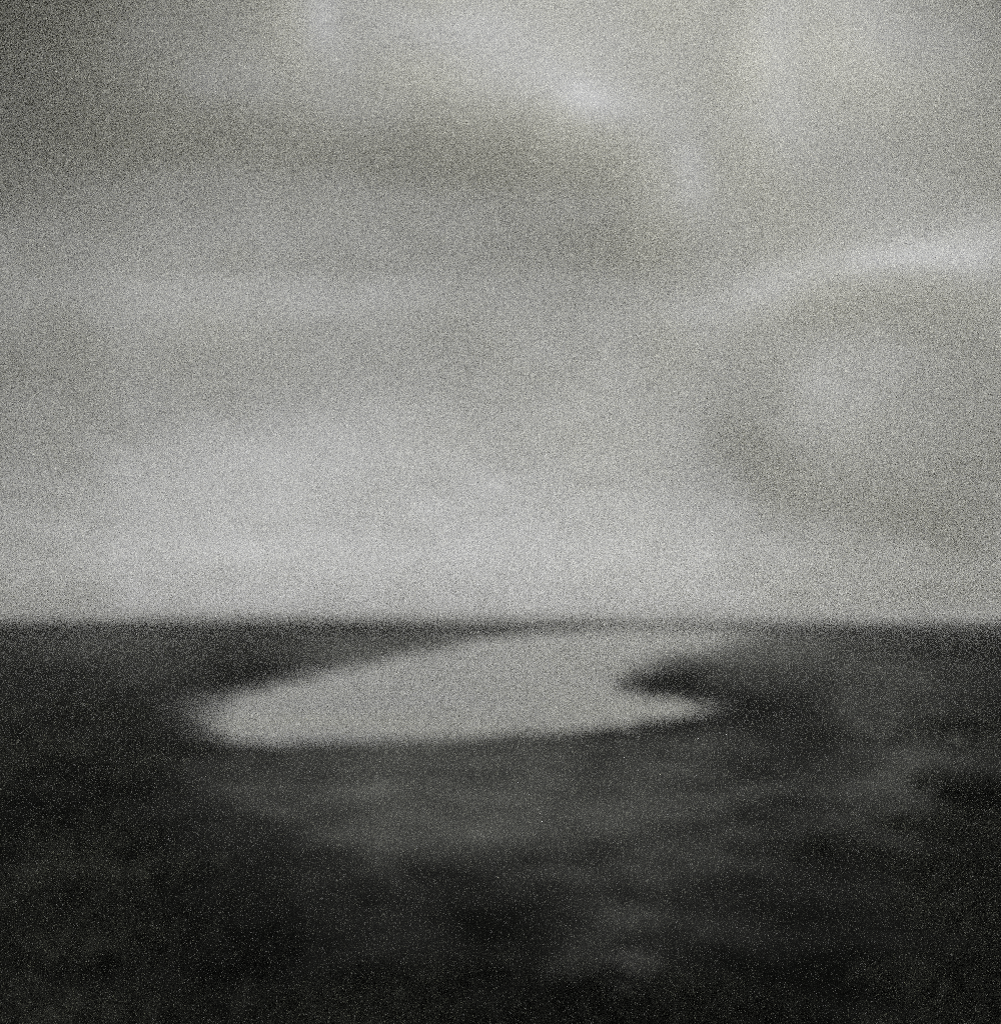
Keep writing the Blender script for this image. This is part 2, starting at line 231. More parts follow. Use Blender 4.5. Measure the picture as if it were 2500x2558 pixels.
    (-20.06, 13.44, 3.05), (-18.55, 13.56, 2.12), (-17.02, 13.67, 2.78), (-15.46, 13.78, 2.0), (-13.88, 13.87, 3.07), (-12.27, 13.96, 2.34),
    (-10.65, 14.04, 2.03), (-9.01, 14.1, 2.0), (-7.35, 14.16, 2.33), (-5.68, 14.21, 1.92), (-4.0, 14.24, 2.0), (-2.32, 14.26, 2.29),
    (-0.63, 14.27, 1.55), (1.06, 14.27, 2.68), (2.75, 14.26, 3.32), (4.44, 14.23, 2.22), (6.11, 14.2, 1.82), (7.78, 14.15, 1.86),
    (9.43, 14.09, 2.84), (11.07, 14.02, 2.44), (12.69, 13.94, 2.04), (14.29, 13.85, 2.5), (15.87, 13.75, 2.67), (17.42, 13.64, 2.08),
    (18.95, 13.53, 1.66), (20.44, 13.41, 2.44), (21.91, 13.28, 1.88), (23.36, 13.15, 2.08), (24.77, 13.01, 2.29), (26.14, 12.86, 2.87),
    (27.49, 12.72, 3.23), (28.81, 12.57, 3.69), (-28.41, 11.49, 3.34), (-27.08, 11.62, 2.72), (-25.73, 11.76, 1.52), (-24.35, 11.89, 2.41),
    (-22.93, 12.01, 3.47), (-21.49, 12.13, 1.59), (-20.01, 12.25, 1.56), (-18.51, 12.36, 2.26), (-16.98, 12.46, 2.69), (-15.42, 12.55, 2.27),
    (-13.84, 12.64, 1.73), (-12.24, 12.72, 1.88), (-10.62, 12.79, 2.05), (-8.98, 12.85, 1.5), (-7.33, 12.9, 1.55), (-5.67, 12.95, 1.99),
    (-3.99, 12.98, 1.58), (-2.31, 13.0, 2.41), (-0.62, 13.01, 2.09), (1.06, 13.01, 2.5), (2.75, 12.99, 1.58), (4.43, 12.97, 2.01),
    (6.1, 12.94, 1.92), (7.76, 12.89, 2.04), (9.41, 12.84, 2.1), (11.04, 12.77, 2.21), (12.66, 12.7, 2.39), (14.25, 12.62, 2.27),
    (15.83, 12.53, 3.66), (17.38, 12.43, 1.22), (18.9, 12.33, 1.73), (20.4, 12.22, 1.55), (21.86, 12.1, 2.81), (23.3, 11.98, 2.69),
    (24.71, 11.85, 2.87), (26.09, 11.72, 3.01), (27.43, 11.59, 1.64), (28.74, 11.45, 2.2), (-28.34, 10.36, 2.92), (-27.03, 10.48, 2.2),
    (-25.67, 10.6, 3.22), (-24.29, 10.72, 2.37), (-22.88, 10.83, 2.18), (-21.44, 10.94, 2.43), (-19.96, 11.05, 2.4), (-18.46, 11.15, 2.53),
    (-16.94, 11.24, 1.1), (-15.38, 11.33, 2.18), (-13.81, 11.4, 1.44), (-12.21, 11.48, 1.59), (-10.6, 11.54, 1.42), (-8.96, 11.6, 1.83),
    (-7.31, 11.64, 1.18), (-5.65, 11.68, 1.58), (-3.98, 11.71, 1.87), (-2.3, 11.73, 2.05), (-0.62, 11.73, 2.04), (1.06, 11.73, 1.55),
    (2.74, 11.72, 1.79), (4.42, 11.7, 2.03), (6.08, 11.67, 2.06), (7.74, 11.63, 1.58), (9.39, 11.58, 2.52), (11.02, 11.52, 1.52),
    (12.63, 11.46, 3.47), (14.22, 11.38, 3.16), (15.79, 11.3, 2.57), (17.34, 11.22, 2.55), (18.86, 11.12, 2.61), (20.35, 11.02, 1.94),
    (21.81, 10.92, 2.78), (23.25, 10.81, 2.74), (24.65, 10.69, 2.78), (26.03, 10.57, 3.09), (27.37, 10.45, 3.65), (28.68, 10.33, 4.23),
    (-28.28, 9.23, 3.36), (-26.97, 9.34, 2.59), (-25.62, 9.45, 1.18), (-24.24, 9.55, 3.96), (-22.83, 9.65, 0.86), (-21.39, 9.75, 2.43),
    (-19.92, 9.84, 1.3), (-18.42, 9.93, 1.65), (-16.9, 10.01, 1.68), (-15.35, 10.09, 1.23), (-13.78, 10.16, 1.26), (-12.18, 10.23, 1.37),
    (-10.57, 10.28, 1.14), (-8.94, 10.33, 1.1), (-7.29, 10.37, 1.52), (-5.64, 10.41, 1.61), (-3.97, 10.43, 1.63), (-2.3, 10.45, 2.0),
    (-0.62, 10.46, 1.64), (1.06, 10.45, 2.55), (2.73, 10.44, 1.85), (4.4, 10.43, 2.98), (6.07, 10.4, 2.03), (7.72, 10.36, 2.3),
    (9.36, 10.32, 1.74), (10.99, 10.27, 2.23), (12.6, 10.21, 2.87), (14.19, 10.14, 4.92), (15.75, 10.07, 2.86), (17.29, 9.99, 1.61),
    (18.81, 9.91, 1.96), (20.3, 9.82, 3.22), (21.76, 9.73, 2.28), (23.2, 9.63, 3.22), (24.6, 9.53, 2.32), (25.97, 9.42, 3.46),
    (27.31, 9.31, 1.89), (28.62, 9.2, 2.39), (-28.22, 8.1, 2.65), (-26.91, 8.2, 1.82), (-25.56, 8.29, 2.7), (-24.18, 8.38, 2.43),
    (-22.77, 8.47, 2.61), (-21.34, 8.55, 0.9), (-19.87, 8.64, 1.8), (-18.38, 8.71, 1.54), (-16.86, 8.79, 1.28), (-15.31, 8.85, 1.23),
    (-13.74, 8.92, 1.15), (-12.15, 8.97, 1.08), (-10.54, 9.02, 1.51), (-8.92, 9.07, 1.2), (-7.28, 9.1, 1.39), (-5.62, 9.13, 1.53),
    (-3.96, 9.15, 1.35), (-2.29, 9.17, 1.66), (-0.62, 9.17, 2.23), (1.05, 9.17, 1.81), (2.73, 9.16, 1.82), (4.39, 9.15, 1.66),
    (6.05, 9.12, 1.75), (7.7, 9.09, 1.98), (9.34, 9.05, 2.47), (10.96, 9.01, 2.32), (12.57, 8.96, 2.4), (14.15, 8.9, 3.73),
    (15.71, 8.84, 4.38), (17.25, 8.77, 3.08), (18.77, 8.69, 2.78), (20.25, 8.62, 3.04), (21.71, 8.53, 2.92), (23.14, 8.45, 2.7),
    (24.54, 8.36, 2.81), (25.91, 8.27, 3.17), (27.25, 8.17, 3.97), (28.56, 8.07, 4.33), (-28.16, 6.96, 2.82), (-26.85, 7.05, 1.99),
    (-25.5, 7.13, 1.82), (-24.13, 7.21, 1.01), (-22.72, 7.28, 1.86), (-21.29, 7.36, 1.41), (-19.82, 7.43, 1.42), (-18.33, 7.49, 1.6),
    (-16.82, 7.56, 1.2), (-15.27, 7.61, 1.75), (-13.71, 7.67, 1.64), (-12.12, 7.72, 1.24), (-10.52, 7.76, 1.33), (-8.89, 7.8, 1.37),
    (-7.26, 7.83, 1.64), (-5.61, 7.85, 1.45), (-3.95, 7.87, 2.03), (-2.29, 7.88, 1.56), (-0.62, 7.89, 0.69), (1.05, 7.89, 1.92),
    (2.72, 7.88, 1.31), (4.38, 7.87, 2.25), (6.04, 7.85, 2.03), (7.68, 7.82, 1.7), (9.32, 7.79, 1.95), (10.93, 7.75, 1.83),
    (12.54, 7.7, 2.2), (14.12, 7.65, 2.17), (15.68, 7.6, 5.4), (17.21, 7.54, 3.59), (18.72, 7.48, 3.59), (20.21, 7.41, 2.36),
    (21.66, 7.34, 2.8), (23.09, 7.26, 2.79), (24.49, 7.19, 3.87), (25.86, 7.11, 2.54), (27.19, 7.03, 2.98), (28.5, 6.94, 3.05),
    (-28.1, 5.83, 2.23), (-26.79, 5.9, 1.46), (-25.45, 5.97, 2.12), (-24.07, 6.03, 2.5), (-22.67, 6.1, 1.32), (-21.24, 6.16, 1.65),
    (-19.78, 6.22, 1.02), (-18.29, 6.27, 1.7), (-16.78, 6.32, 1.12), (-15.24, 6.37, 1.45), (-13.68, 6.42, 0.98), (-12.09, 6.46, 1.34),
    (-10.49, 6.49, 1.75), (-8.87, 6.52, 1.57), (-7.24, 6.55, 1.99), (-5.6, 6.57, 1.32), (-3.94, 6.59, 0.8), (-2.28, 6.6, 1.24),
    (-0.62, 6.6, 1.84), (1.05, 6.6, 0.93), (2.71, 6.6, 1.93), (4.37, 6.58, 1.12), (6.02, 6.57, 1.7), (7.66, 6.54, 1.49),
    (9.29, 6.52, 1.48), (10.91, 6.48, 2.05), (12.5, 6.45, 1.83), (14.08, 6.41, 1.58), (15.64, 6.36, 3.3), (17.17, 6.31, 3.85),
    (18.68, 6.26, 3.07), (20.16, 6.2, 3.47), (21.61, 6.14, 5.07), (23.04, 6.08, 4.42), (24.43, 6.02, 3.98), (25.8, 5.95, 3.93),
    (27.13, 5.88, 2.98), (28.44, 5.81, 2.57), (-28.04, 4.69, 2.24), (-26.73, 4.75, 1.53), (-25.39, 4.8, 1.59), (-24.02, 4.86, 0.65),
    (-22.62, 4.91, 1.81), (-21.19, 4.96, 1.34), (-19.73, 5.01, 1.22), (-18.25, 5.05, 1.09), (-16.74, 5.09, 1.52), (-15.2, 5.13, 1.1),
    (-13.64, 5.17, 1.92), (-12.06, 5.2, 1.34), (-10.47, 5.23, 0.91), (-8.85, 5.25, 1.45), (-7.22, 5.27, 1.06), (-5.58, 5.29, 2.07),
    (-3.93, 5.3, 1.27), (-2.28, 5.31, 1.49), (-0.62, 5.32, 0.96), (1.05, 5.32, 1.75), (2.71, 5.31, 0.91), (4.36, 5.3, 2.08),
    (6.01, 5.29, 1.69), (7.65, 5.27, 1.55), (9.27, 5.25, 1.68), (10.88, 5.22, 1.12), (12.47, 5.19, 1.88), (14.05, 5.16, 2.37),
    (15.6, 5.12, 1.99), (17.13, 5.08, 2.59), (18.63, 5.04, 1.86), (20.11, 4.99, 3.07), (21.56, 4.95, 3.4), (22.99, 4.9, 3.26),
    (24.38, 4.84, 5.27), (25.74, 4.79, 4.05), (27.07, 4.74, 3.12), (28.38, 4.68, 2.37), (-27.98, 3.56, 2.43), (-26.67, 3.6, 1.7),
    (-25.34, 3.64, 2.46), (-23.97, 3.68, 1.83), (-22.57, 3.72, 1.39), (-21.14, 3.76, 0.71), (-19.69, 3.8, 1.2), (-18.2, 3.83, 1.42),
    (-16.7, 3.86, 0.91), (-15.16, 3.89, 0.84), (-13.61, 3.92, 0.85), (-12.03, 3.94, 0.75), (-10.44, 3.96, 1.37), (-8.83, 3.98, 0.96),
    (-7.2, 4.0, 1.34), (-5.57, 4.01, 0.65), (-3.92, 4.02, 1.23), (-2.27, 4.03, 0.81), (-0.61, 4.03, 1.19), (1.04, 4.03, 0.97),
    (2.7, 4.03, 1.06), (4.35, 4.02, 0.88), (5.99, 4.01, 1.07), (7.63, 3.99, 0.92), (9.25, 3.98, 1.74), (10.85, 3.96, 1.19),
    (12.44, 3.94, 1.29), (14.01, 3.91, 1.49), (15.56, 3.88, 1.3), (17.09, 3.85, 1.98), (18.59, 3.82, 1.83), (20.07, 3.79, 2.94),
    (21.51, 3.75, 1.91), (22.93, 3.71, 1.28), (24.33, 3.67, 4.13), (25.69, 3.63, 3.58), (27.02, 3.59, 2.64), (28.32, 3.55, 2.13),
    (-27.92, 2.43, 2.09), (-26.62, 2.46, 1.4), (-25.28, 2.48, 1.69), (-23.91, 2.51, 1.14), (-22.52, 2.54, 1.62), (-21.09, 2.56, 1.04),
    (-19.64, 2.59, 1.62), (-18.16, 2.61, 0.86), (-16.66, 2.63, 1.89), (-15.13, 2.65, 1.5), (-13.58, 2.67, 1.23), (-12.0, 2.69, 1.91),
    (-10.41, 2.7, 0.58), (-8.81, 2.71, 1.22), (-7.19, 2.73, 0.92), (-5.55, 2.73, 1.55), (-3.91, 2.74, 1.17), (-2.26, 2.75, 1.3),
    (-0.61, 2.75, 0.77), (1.04, 2.75, 1.36), (2.69, 2.74, 1.33), (4.34, 2.74, 1.5), (5.98, 2.73, 1.45), (7.61, 2.72, 1.78),
    (9.23, 2.71, 1.26), (10.83, 2.7, 1.24), (12.41, 2.68, 1.54), (13.98, 2.67, 2.6), (15.53, 2.65, 1.84), (17.05, 2.63, 1.91),
    (18.55, 2.6, 3.21), (20.02, 2.58, 1.52), (21.47, 2.56, 2.82), (22.88, 2.53, 3.17), (24.27, 2.5, 2.34), (25.63, 2.48, 2.55),
    (26.96, 2.45, 2.5), (28.26, 2.42, 2.41), (-27.86, 1.3, 2.9), (-26.56, 1.31, 2.23), (-25.23, 1.33, 1.19), (-23.86, 1.34, 2.37),
    (-22.47, 1.36, 2.9), (-21.05, 1.37, 0.64), (-19.6, 1.38, 0.54), (-18.12, 1.4, 1.65), (-16.62, 1.41, 0.68), (-15.09, 1.42, 0.83),
    (-13.54, 1.43, 0.92), (-11.98, 1.44, 0.51), (-10.39, 1.44, 1.43), (-8.79, 1.45, 1.23), (-7.17, 1.46, 0.71), (-5.54, 1.46, 1.71),
    (-3.9, 1.46, 0.85), (-2.26, 1.47, 1.02), (-0.61, 1.47, 1.4), (1.04, 1.47, 0.84), (2.69, 1.47, 1.04), (4.33, 1.46, 1.24),
    (5.96, 1.46, 1.54), (7.59, 1.45, 1.16), (9.2, 1.45, 1.48), (10.8, 1.44, 1.74), (12.38, 1.43, 1.18), (13.95, 1.42, 1.17),
    (15.49, 1.41, 1.54), (17.01, 1.4, 3.56), (18.5, 1.39, 1.47), (19.97, 1.38, 3.03), (21.42, 1.37, 3.14), (22.83, 1.35, 3.0),
    (24.22, 1.34, 3.28), (25.57, 1.32, 4.93), (26.9, 1.31, 4.27), (28.2, 1.29, 4.37), (-27.8, 0.17, 3.94), (-26.5, 0.17, 3.27),
    (-25.17, 0.17, 2.24), (-23.81, 0.18, 2.44), (-22.42, 0.18, 1.18), (-21.0, 0.18, 0.05), (-19.55, 0.18, 0.05), (-18.08, 0.18, 0.05),
    (-16.58, 0.19, 0.05), (-15.06, 0.19, 0.05), (-13.51, 0.19, 0.05), (-11.95, 0.19, 0.05), (-10.36, 0.19, 0.05), (-8.76, 0.19, 0.05),
    (-7.15, 0.19, 0.05), (-5.53, 0.19, 0.05), (-3.89, 0.19, 0.05), (-2.25, 0.19, 0.05), (-0.61, 0.19, 0.05), (1.04, 0.19, 0.05),
    (2.68, 0.19, 0.05), (4.32, 0.19, 0.05), (5.95, 0.19, 0.05), (7.57, 0.19, 0.41), (9.18, 0.19, 0.05), (10.77, 0.19, 1.02),
    (12.35, 0.19, 0.35), (13.91, 0.19, 1.26), (15.45, 0.19, 2.56), (16.97, 0.18, 2.82), (18.46, 0.18, 2.32), (19.93, 0.18, 4.79),
    (21.37, 0.18, 5.37), (22.78, 0.18, 4.56), (24.16, 0.18, 5.04), (25.52, 0.17, 6), (26.84, 0.17, 6), (28.14, 0.17, 6),
    ]
DENS = 0.004
m, N, L = new_mat('cloud_vapour')
o_ = N.new('ShaderNodeOutputMaterial'); pv = N.new('ShaderNodeVolumePrincipled')
pv.inputs['Color'].default_value = (.945, .945, .885, 1); pv.inputs['Density'].default_value = DENS
pv.inputs['Anisotropy'].default_value = 0.45
L.new(pv.outputs[0], o_.inputs['Volume'])
m.cycles.homogeneous_volume = True
cloud_mat = m
RC = 6000.0
fine = np.arange(-36, 36.01, .5); az = np.concatenate([np.arange(-176, -36, 4), fine, np.arange(40, 181, 4)])
el = np.concatenate([np.arange(-2, 42, .4), np.arange(42, 90, 3), [89.9]])
A, E_ = np.meshgrid(az, el)
P = np.array([(t[0], t[1]) for t in TAU]); V = np.array([t[2] for t in TAU])
Q = np.stack([A.ravel(), E_.ravel()], -1)
tau = rbf(P, V, Q, (.95, .7)).reshape(A.shape)
outside = np.clip((np.abs(A)-30)/25, 0, 1)
outside = np.maximum(outside, np.clip((E_-34)/20, 0, 1))
tau = tau*(1-outside) + outside*(.75 + .25*fbm(A/23., E_/14., 3, 40))
wisp = fbm(A/7., E_/4.2 + A/31., 4, 9)
wisp2 = fbm(A/2.6 + .4*fbm(A/5, E_/5, 2, 3), E_/1.1 + A/9., 4, 17)
tau = np.clip(tau*(1 + .10*wisp + .16*wisp2), .03, 8)
ca = np.radians(A); ce = np.radians(E_)
D = np.stack([np.sin(ca)*np.cos(ce), np.cos(ca)*np.cos(ce), np.sin(ce)], -1)
base = RC*(1 + .05*fbm(A/15., E_/9., 3, 77))
inner = D*base[..., None]; outer = D*(base + tau/DENS)[..., None]
nr, nc = A.shape; n = nr*nc
verts = np.concatenate([inner.reshape(-1, 3), outer.reshape(-1, 3)]); 
f1 = grid_faces(nr, nc, 0, True); f2 = grid_faces(nr, nc, n, True)[:, ::-1]
j = np.arange(nc); j2 = (j+1) % nc
rimb = np.stack([j, j+n, j2+n, j2], -1)
t0 = (nr-1)*nc
rimt = np.stack([t0+j, t0+j2, t0+j2+n, t0+j+n], -1)
mesh_obj('clouds', verts, np.concatenate([f1, f2, rimb, rimt]), cloud_mat,
         label='soft grey overcast cloud layer filling the whole sky, darker at upper left', kind='structure')

# ------------------------------------------------------------------ land and water outlines (metres, camera above the origin)
LAGOON = [(-5.96, 21.55), (-6.79, 24.81), (-7.33, 28.86), (-7.02, 33.95), (-6.76, 43.82), (-5.32, 58.42),
    (-3.21, 84.22), (0.56, 132.02), (7.61, 162.89), (17.21, 192.99), (29.49, 224.05), (38.71, 236.75),
    (46.14, 224.05), (47.93, 192.99), (37.52, 151.11), (25.19, 111.0), (14.65, 75.16), (8.66, 56.84),
    (5.28, 43.82), (3.6, 36.28), (3.61, 31.43), (4.41, 29.06), (4.83, 27.55), (4.65, 25.4),
    (3.77, 22.94), (2.5, 20.91), (1.56, 20.12), (0.49, 19.57), (-1.5, 18.88), (-3.76, 18.31),
    (-4.59, 18.55), (-5.25, 19.39), ]
COVER_AND_SHADE = [(-114.11, 230.63, 0), (-104.32, 230.63, 0), (-79.83, 230.63, 0), (-55.34, 230.63, 0), (-36.98, 230.63, 0), (-12.49, 230.63, 0.24),  # land tone by position, with lens falloff of the lower corners painted in
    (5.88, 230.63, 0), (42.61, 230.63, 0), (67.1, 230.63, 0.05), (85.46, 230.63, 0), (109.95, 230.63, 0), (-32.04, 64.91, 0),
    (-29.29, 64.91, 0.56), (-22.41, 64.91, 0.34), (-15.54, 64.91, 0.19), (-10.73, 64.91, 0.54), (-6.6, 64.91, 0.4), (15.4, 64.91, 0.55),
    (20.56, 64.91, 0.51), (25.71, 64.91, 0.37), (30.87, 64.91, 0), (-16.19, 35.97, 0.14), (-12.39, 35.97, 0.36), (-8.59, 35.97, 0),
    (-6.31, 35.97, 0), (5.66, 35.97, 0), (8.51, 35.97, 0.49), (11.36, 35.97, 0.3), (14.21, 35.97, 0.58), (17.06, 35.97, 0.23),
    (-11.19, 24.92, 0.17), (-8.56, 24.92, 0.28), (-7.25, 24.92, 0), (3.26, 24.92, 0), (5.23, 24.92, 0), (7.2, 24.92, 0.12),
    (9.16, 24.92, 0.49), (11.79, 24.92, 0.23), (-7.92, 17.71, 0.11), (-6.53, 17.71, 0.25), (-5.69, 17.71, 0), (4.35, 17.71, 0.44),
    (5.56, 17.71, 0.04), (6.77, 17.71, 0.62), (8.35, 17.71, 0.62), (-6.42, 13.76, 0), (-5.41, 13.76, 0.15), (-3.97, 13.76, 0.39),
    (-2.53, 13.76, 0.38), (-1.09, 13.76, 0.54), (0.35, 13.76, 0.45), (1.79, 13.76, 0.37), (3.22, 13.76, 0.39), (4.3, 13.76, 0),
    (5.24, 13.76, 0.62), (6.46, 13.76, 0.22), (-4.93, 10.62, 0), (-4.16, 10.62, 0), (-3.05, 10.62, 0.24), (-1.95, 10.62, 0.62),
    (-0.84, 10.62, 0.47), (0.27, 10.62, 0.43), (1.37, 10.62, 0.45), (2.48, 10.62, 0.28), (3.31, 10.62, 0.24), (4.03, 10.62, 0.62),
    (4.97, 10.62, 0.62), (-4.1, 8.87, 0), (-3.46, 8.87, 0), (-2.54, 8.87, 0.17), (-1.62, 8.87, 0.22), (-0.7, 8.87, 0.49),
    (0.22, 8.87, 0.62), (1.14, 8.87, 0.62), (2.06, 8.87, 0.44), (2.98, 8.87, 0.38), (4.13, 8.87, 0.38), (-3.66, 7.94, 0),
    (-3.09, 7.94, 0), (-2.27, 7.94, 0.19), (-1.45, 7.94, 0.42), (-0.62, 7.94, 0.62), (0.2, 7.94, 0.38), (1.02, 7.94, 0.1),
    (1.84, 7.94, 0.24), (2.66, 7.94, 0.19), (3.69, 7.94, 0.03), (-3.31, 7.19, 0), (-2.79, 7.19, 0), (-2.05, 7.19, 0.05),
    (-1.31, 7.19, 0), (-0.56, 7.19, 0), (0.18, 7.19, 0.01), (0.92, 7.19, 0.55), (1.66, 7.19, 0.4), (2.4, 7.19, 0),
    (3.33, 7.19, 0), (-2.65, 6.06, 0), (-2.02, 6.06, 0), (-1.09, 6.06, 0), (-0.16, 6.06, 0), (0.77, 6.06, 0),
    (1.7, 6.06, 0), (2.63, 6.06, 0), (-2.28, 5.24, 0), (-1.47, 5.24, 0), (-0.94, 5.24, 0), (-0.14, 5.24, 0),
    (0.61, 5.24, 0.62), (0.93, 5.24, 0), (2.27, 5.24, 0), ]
def sdf(poly, qx, qy):
    """signed distance (inside < 0) in the plane (bearing, log of distance)"""
    p = np.array(poly, float); X = np.arctan2(p[:, 0], p[:, 1]); Y = np.log(np.hypot(p[:, 0], p[:, 1]))
    d = np.full(qx.shape, 1e9); ins = np.zeros(qx.shape, bool)
    for i in range(len(X)):
        x1, y1 = X[i], Y[i]; x2, y2 = X[(i+1) % len(X)], Y[(i+1) % len(X)]
        ex, ey = x2-x1, y2-y1
        t = np.clip(((qx-x1)*ex+(qy-y1)*ey)/(ex*ex+ey*ey+1e-12), 0, 1)
        d = np.minimum(d, np.hypot(qx-x1-t*ex, qy-y1-t*ey))
        c = ((y1 > qy) != (y2 > qy)) & (qx < (x2-x1)*(qy-y1)/((y2-y1) + 1e-12) + x1)
        ins ^= c
    return np.where(ins, -d, d)

def terrain(x, y):
    """ground height and distance to the water's edge (log-polar units)"""
    r = np.hypot(x, y); a = np.arctan2(x, y); lr = np.log(np.maximum(r, .3))
    rag = .030*fbm(a*19, lr*5, 4, 5) + .012*fbm(a*70, lr*22, 3, 8)
    s = sdf(LAGOON, a, lr) + rag
    up = np.clip(s, 0, 1)
    micro = .030*fbm(a*55, lr*26, 3, 71) + .016*fbm(a*150, lr*70, 2, 72)      # ridges and puddles of the drying margin
    zl = .32*(1-np.exp(-np.clip(s, 0, 2)*3.2)) + micro*np.exp(-np.clip(s, 0, 2)*9)
    zw = np.maximum(s, -.25)*.95 + micro*np.exp(np.clip(s, -1, 0)*9)
    z = np.where(s > 0, zl, zw)
    rel = np.clip(s*6-.15, 0, 1)
    z = z + rel*(.06*fbm(x/2.6, y/2.6, 3, 21) + .022*fbm(x/.4, y/.4, 3, 22)*np.clip(26/np.maximum(r, 1)-.5, 0, 1))
    left = np.clip((.12-a)/.25, 0, 1); right = np.clip((a-.22)/.25, 0, 1)
    z = z + rel*np.clip((r-90)/500, 0, 1)*(left*2.3 + right*1.6 + .9*fbm(a*13, lr*2.2, 3, 31))
    return z, s

azf = np.concatenate([np.arange(-180, -34, 3), np.arange(-34, 34, .2), np.arange(34, 180, 3)])
rr = np.exp(np.arange(math.log(.5), math.log(5600), .0115))
A, RR = np.meshgrid(np.radians(azf), rr)
gx = RR*np.sin(A); gy = RR*np.cos(A)
gz, gs = terrain(gx, gy)
gz = np.where(RR > 5200, gz - 2, gz)
verts = np.stack([gx, gy, gz], -1).reshape(-1, 3)
faces = grid_faces(*gx.shape, 0, True)
# ground material
m, N, L = new_mat('wet_sand_heath_shaded')
o_ = N.new('ShaderNodeOutputMaterial'); b = N.new('ShaderNodeBsdfPrincipled')
at_ = N.new('ShaderNodeAttribute'); at_.attribute_name = 'cover_and_shade'
tc = N.new('ShaderNodeTexCoord')
n1 = N.new('ShaderNodeTexNoise'); n1.inputs['Scale'].default_value = 1.1; n1.inputs['Detail'].default_value = 8; n1.inputs['Roughness'].default_value = .65
n2 = N.new('ShaderNodeTexNoise'); n2.inputs['Scale'].default_value = 14; n2.inputs['Detail'].default_value = 6; n2.inputs['Roughness'].default_value = .7
L.new(tc.outputs['Object'], n1.inputs['Vector']); L.new(tc.outputs['Object'], n2.inputs['Vector'])
def math_(op, a, bb, clamp=False):
    q = N.new('ShaderNodeMath'); q.operation = op; q.use_clamp = clamp
    for i, v in enumerate((a, bb)):
        if isinstance(v, (int, float)): q.inputs[i].default_value = v
        else: L.new(v, q.inputs[i])
    return q.outputs[0]
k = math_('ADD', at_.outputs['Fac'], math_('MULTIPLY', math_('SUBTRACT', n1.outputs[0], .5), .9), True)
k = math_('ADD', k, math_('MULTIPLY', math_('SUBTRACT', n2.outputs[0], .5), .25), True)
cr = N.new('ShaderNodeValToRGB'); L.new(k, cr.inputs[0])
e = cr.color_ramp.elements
e[0].position = 0; e[0].color = (.006, .0065, .0055, 1)        # peat and heather, blackened to carry the painted corner falloff
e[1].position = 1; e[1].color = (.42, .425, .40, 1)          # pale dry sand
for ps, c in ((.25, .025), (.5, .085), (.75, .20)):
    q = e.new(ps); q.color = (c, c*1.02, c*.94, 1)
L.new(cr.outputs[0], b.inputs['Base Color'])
wet = N.new('ShaderNodeAttribute'); wet.attribute_name = 'wet'      # 1 on the sand the water has just left
mr = N.new('ShaderNodeMapRange'); mr.inputs[1].default_value = 0; mr.inputs[2].default_value = 1
mr.inputs[3].default_value = .9; mr.inputs[4].default_value = .28
L.new(wet.outputs['Fac'], mr.inputs[0]); L.new(mr.outputs[0], b.inputs['Roughness'])
ms = N.new('ShaderNodeMapRange'); ms.inputs[3].default_value = .01; ms.inputs[4].default_value = .5
L.new(wet.outputs['Fac'], ms.inputs[0]); L.new(ms.outputs[0], b.inputs['Specular IOR Level'])
bp = N.new('ShaderNodeBump'); bp.inputs['Strength'].default_value = .6; bp.inputs['Distance'].default_value = .05
L.new(n2.outputs[0], bp.inputs['Height']); L.new(bp.outputs[0], b.inputs['Normal']); L.new(b.outputs[0], o_.inputs['Surface'])
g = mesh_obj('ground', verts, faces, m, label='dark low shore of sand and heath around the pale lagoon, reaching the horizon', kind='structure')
P = np.array([(math.degrees(math.atan2(c[0], c[1])), math.log(math.hypot(c[0], c[1]))) for c in COVER_AND_SHADE])
V = np.array([c[2] for c in COVER_AND_SHADE])
cov_shade = rbf(P, V, np.stack([np.degrees(A).ravel(), np.log(RR).ravel()], -1), (2.4, .14))  # sand and heath tone plus painted corner shading
cov_shade = np.clip(cov_shade + .05*fbm(gx.ravel()/9, gy.ravel()/9, 4, 61), 0, 1)
wetv = np.clip(1.1 - np.abs(gs)/.06 + .5*fbm(gx/4, gy/7, 3, 90), 0, 1).ravel()
attr = g.data.attributes.new('wet', 'FLOAT', 'POINT'); attr.data.foreach_set('value', wetv.astype(np.float32))
attr = g.data.attributes.new('cover_and_shade', 'FLOAT', 'POINT'); attr.data.foreach_set('value', cov_shade.astype(np.float32))
g.data.flip_normals() if g.data.polygons[0].normal.z < 0 else None

# water
m, N, L = new_mat('silty_water')
o_ = N.new('ShaderNodeOutputMaterial'); b = N.new('ShaderNodeBsdfPrincipled')
b.inputs['Roughness'].default_value = .12
b.inputs['IOR'].default_value = 1.333
tc = N.new('ShaderNodeTexCoord'); mp = N.new('ShaderNodeMapping'); mp.inputs['Scale'].default_value = (1, 2.4, 1)
n1 = N.new('ShaderNodeTexNoise'); n1.inputs['Scale'].default_value = 1.1; n1.inputs['Detail'].default_value = 5
bp = N.new('ShaderNodeBump'); bp.inputs['Strength'].default_value = .35; bp.inputs['Distance'].default_value = .03
n2 = N.new('ShaderNodeTexNoise'); n2.inputs['Scale'].default_value = .13; n2.inputs['Detail'].default_value = 6; n2.inputs['Roughness'].default_value = .62
L.new(mp.outputs[0], n2.inputs['Vector'])
c2 = N.new('ShaderNodeValToRGB'); c2.color_ramp.elements[0].position = .38; c2.color_ramp.elements[0].color = (.04, .041, .036, 1)
c2.color_ramp.elements[1].position = .62; c2.color_ramp.elements[1].color = (.34, .342, .31, 1)      # silt clouding the shallows
L.new(n2.outputs[0], c2.inputs[0]); L.new(c2.outputs[0], b.inputs['Base Color'])
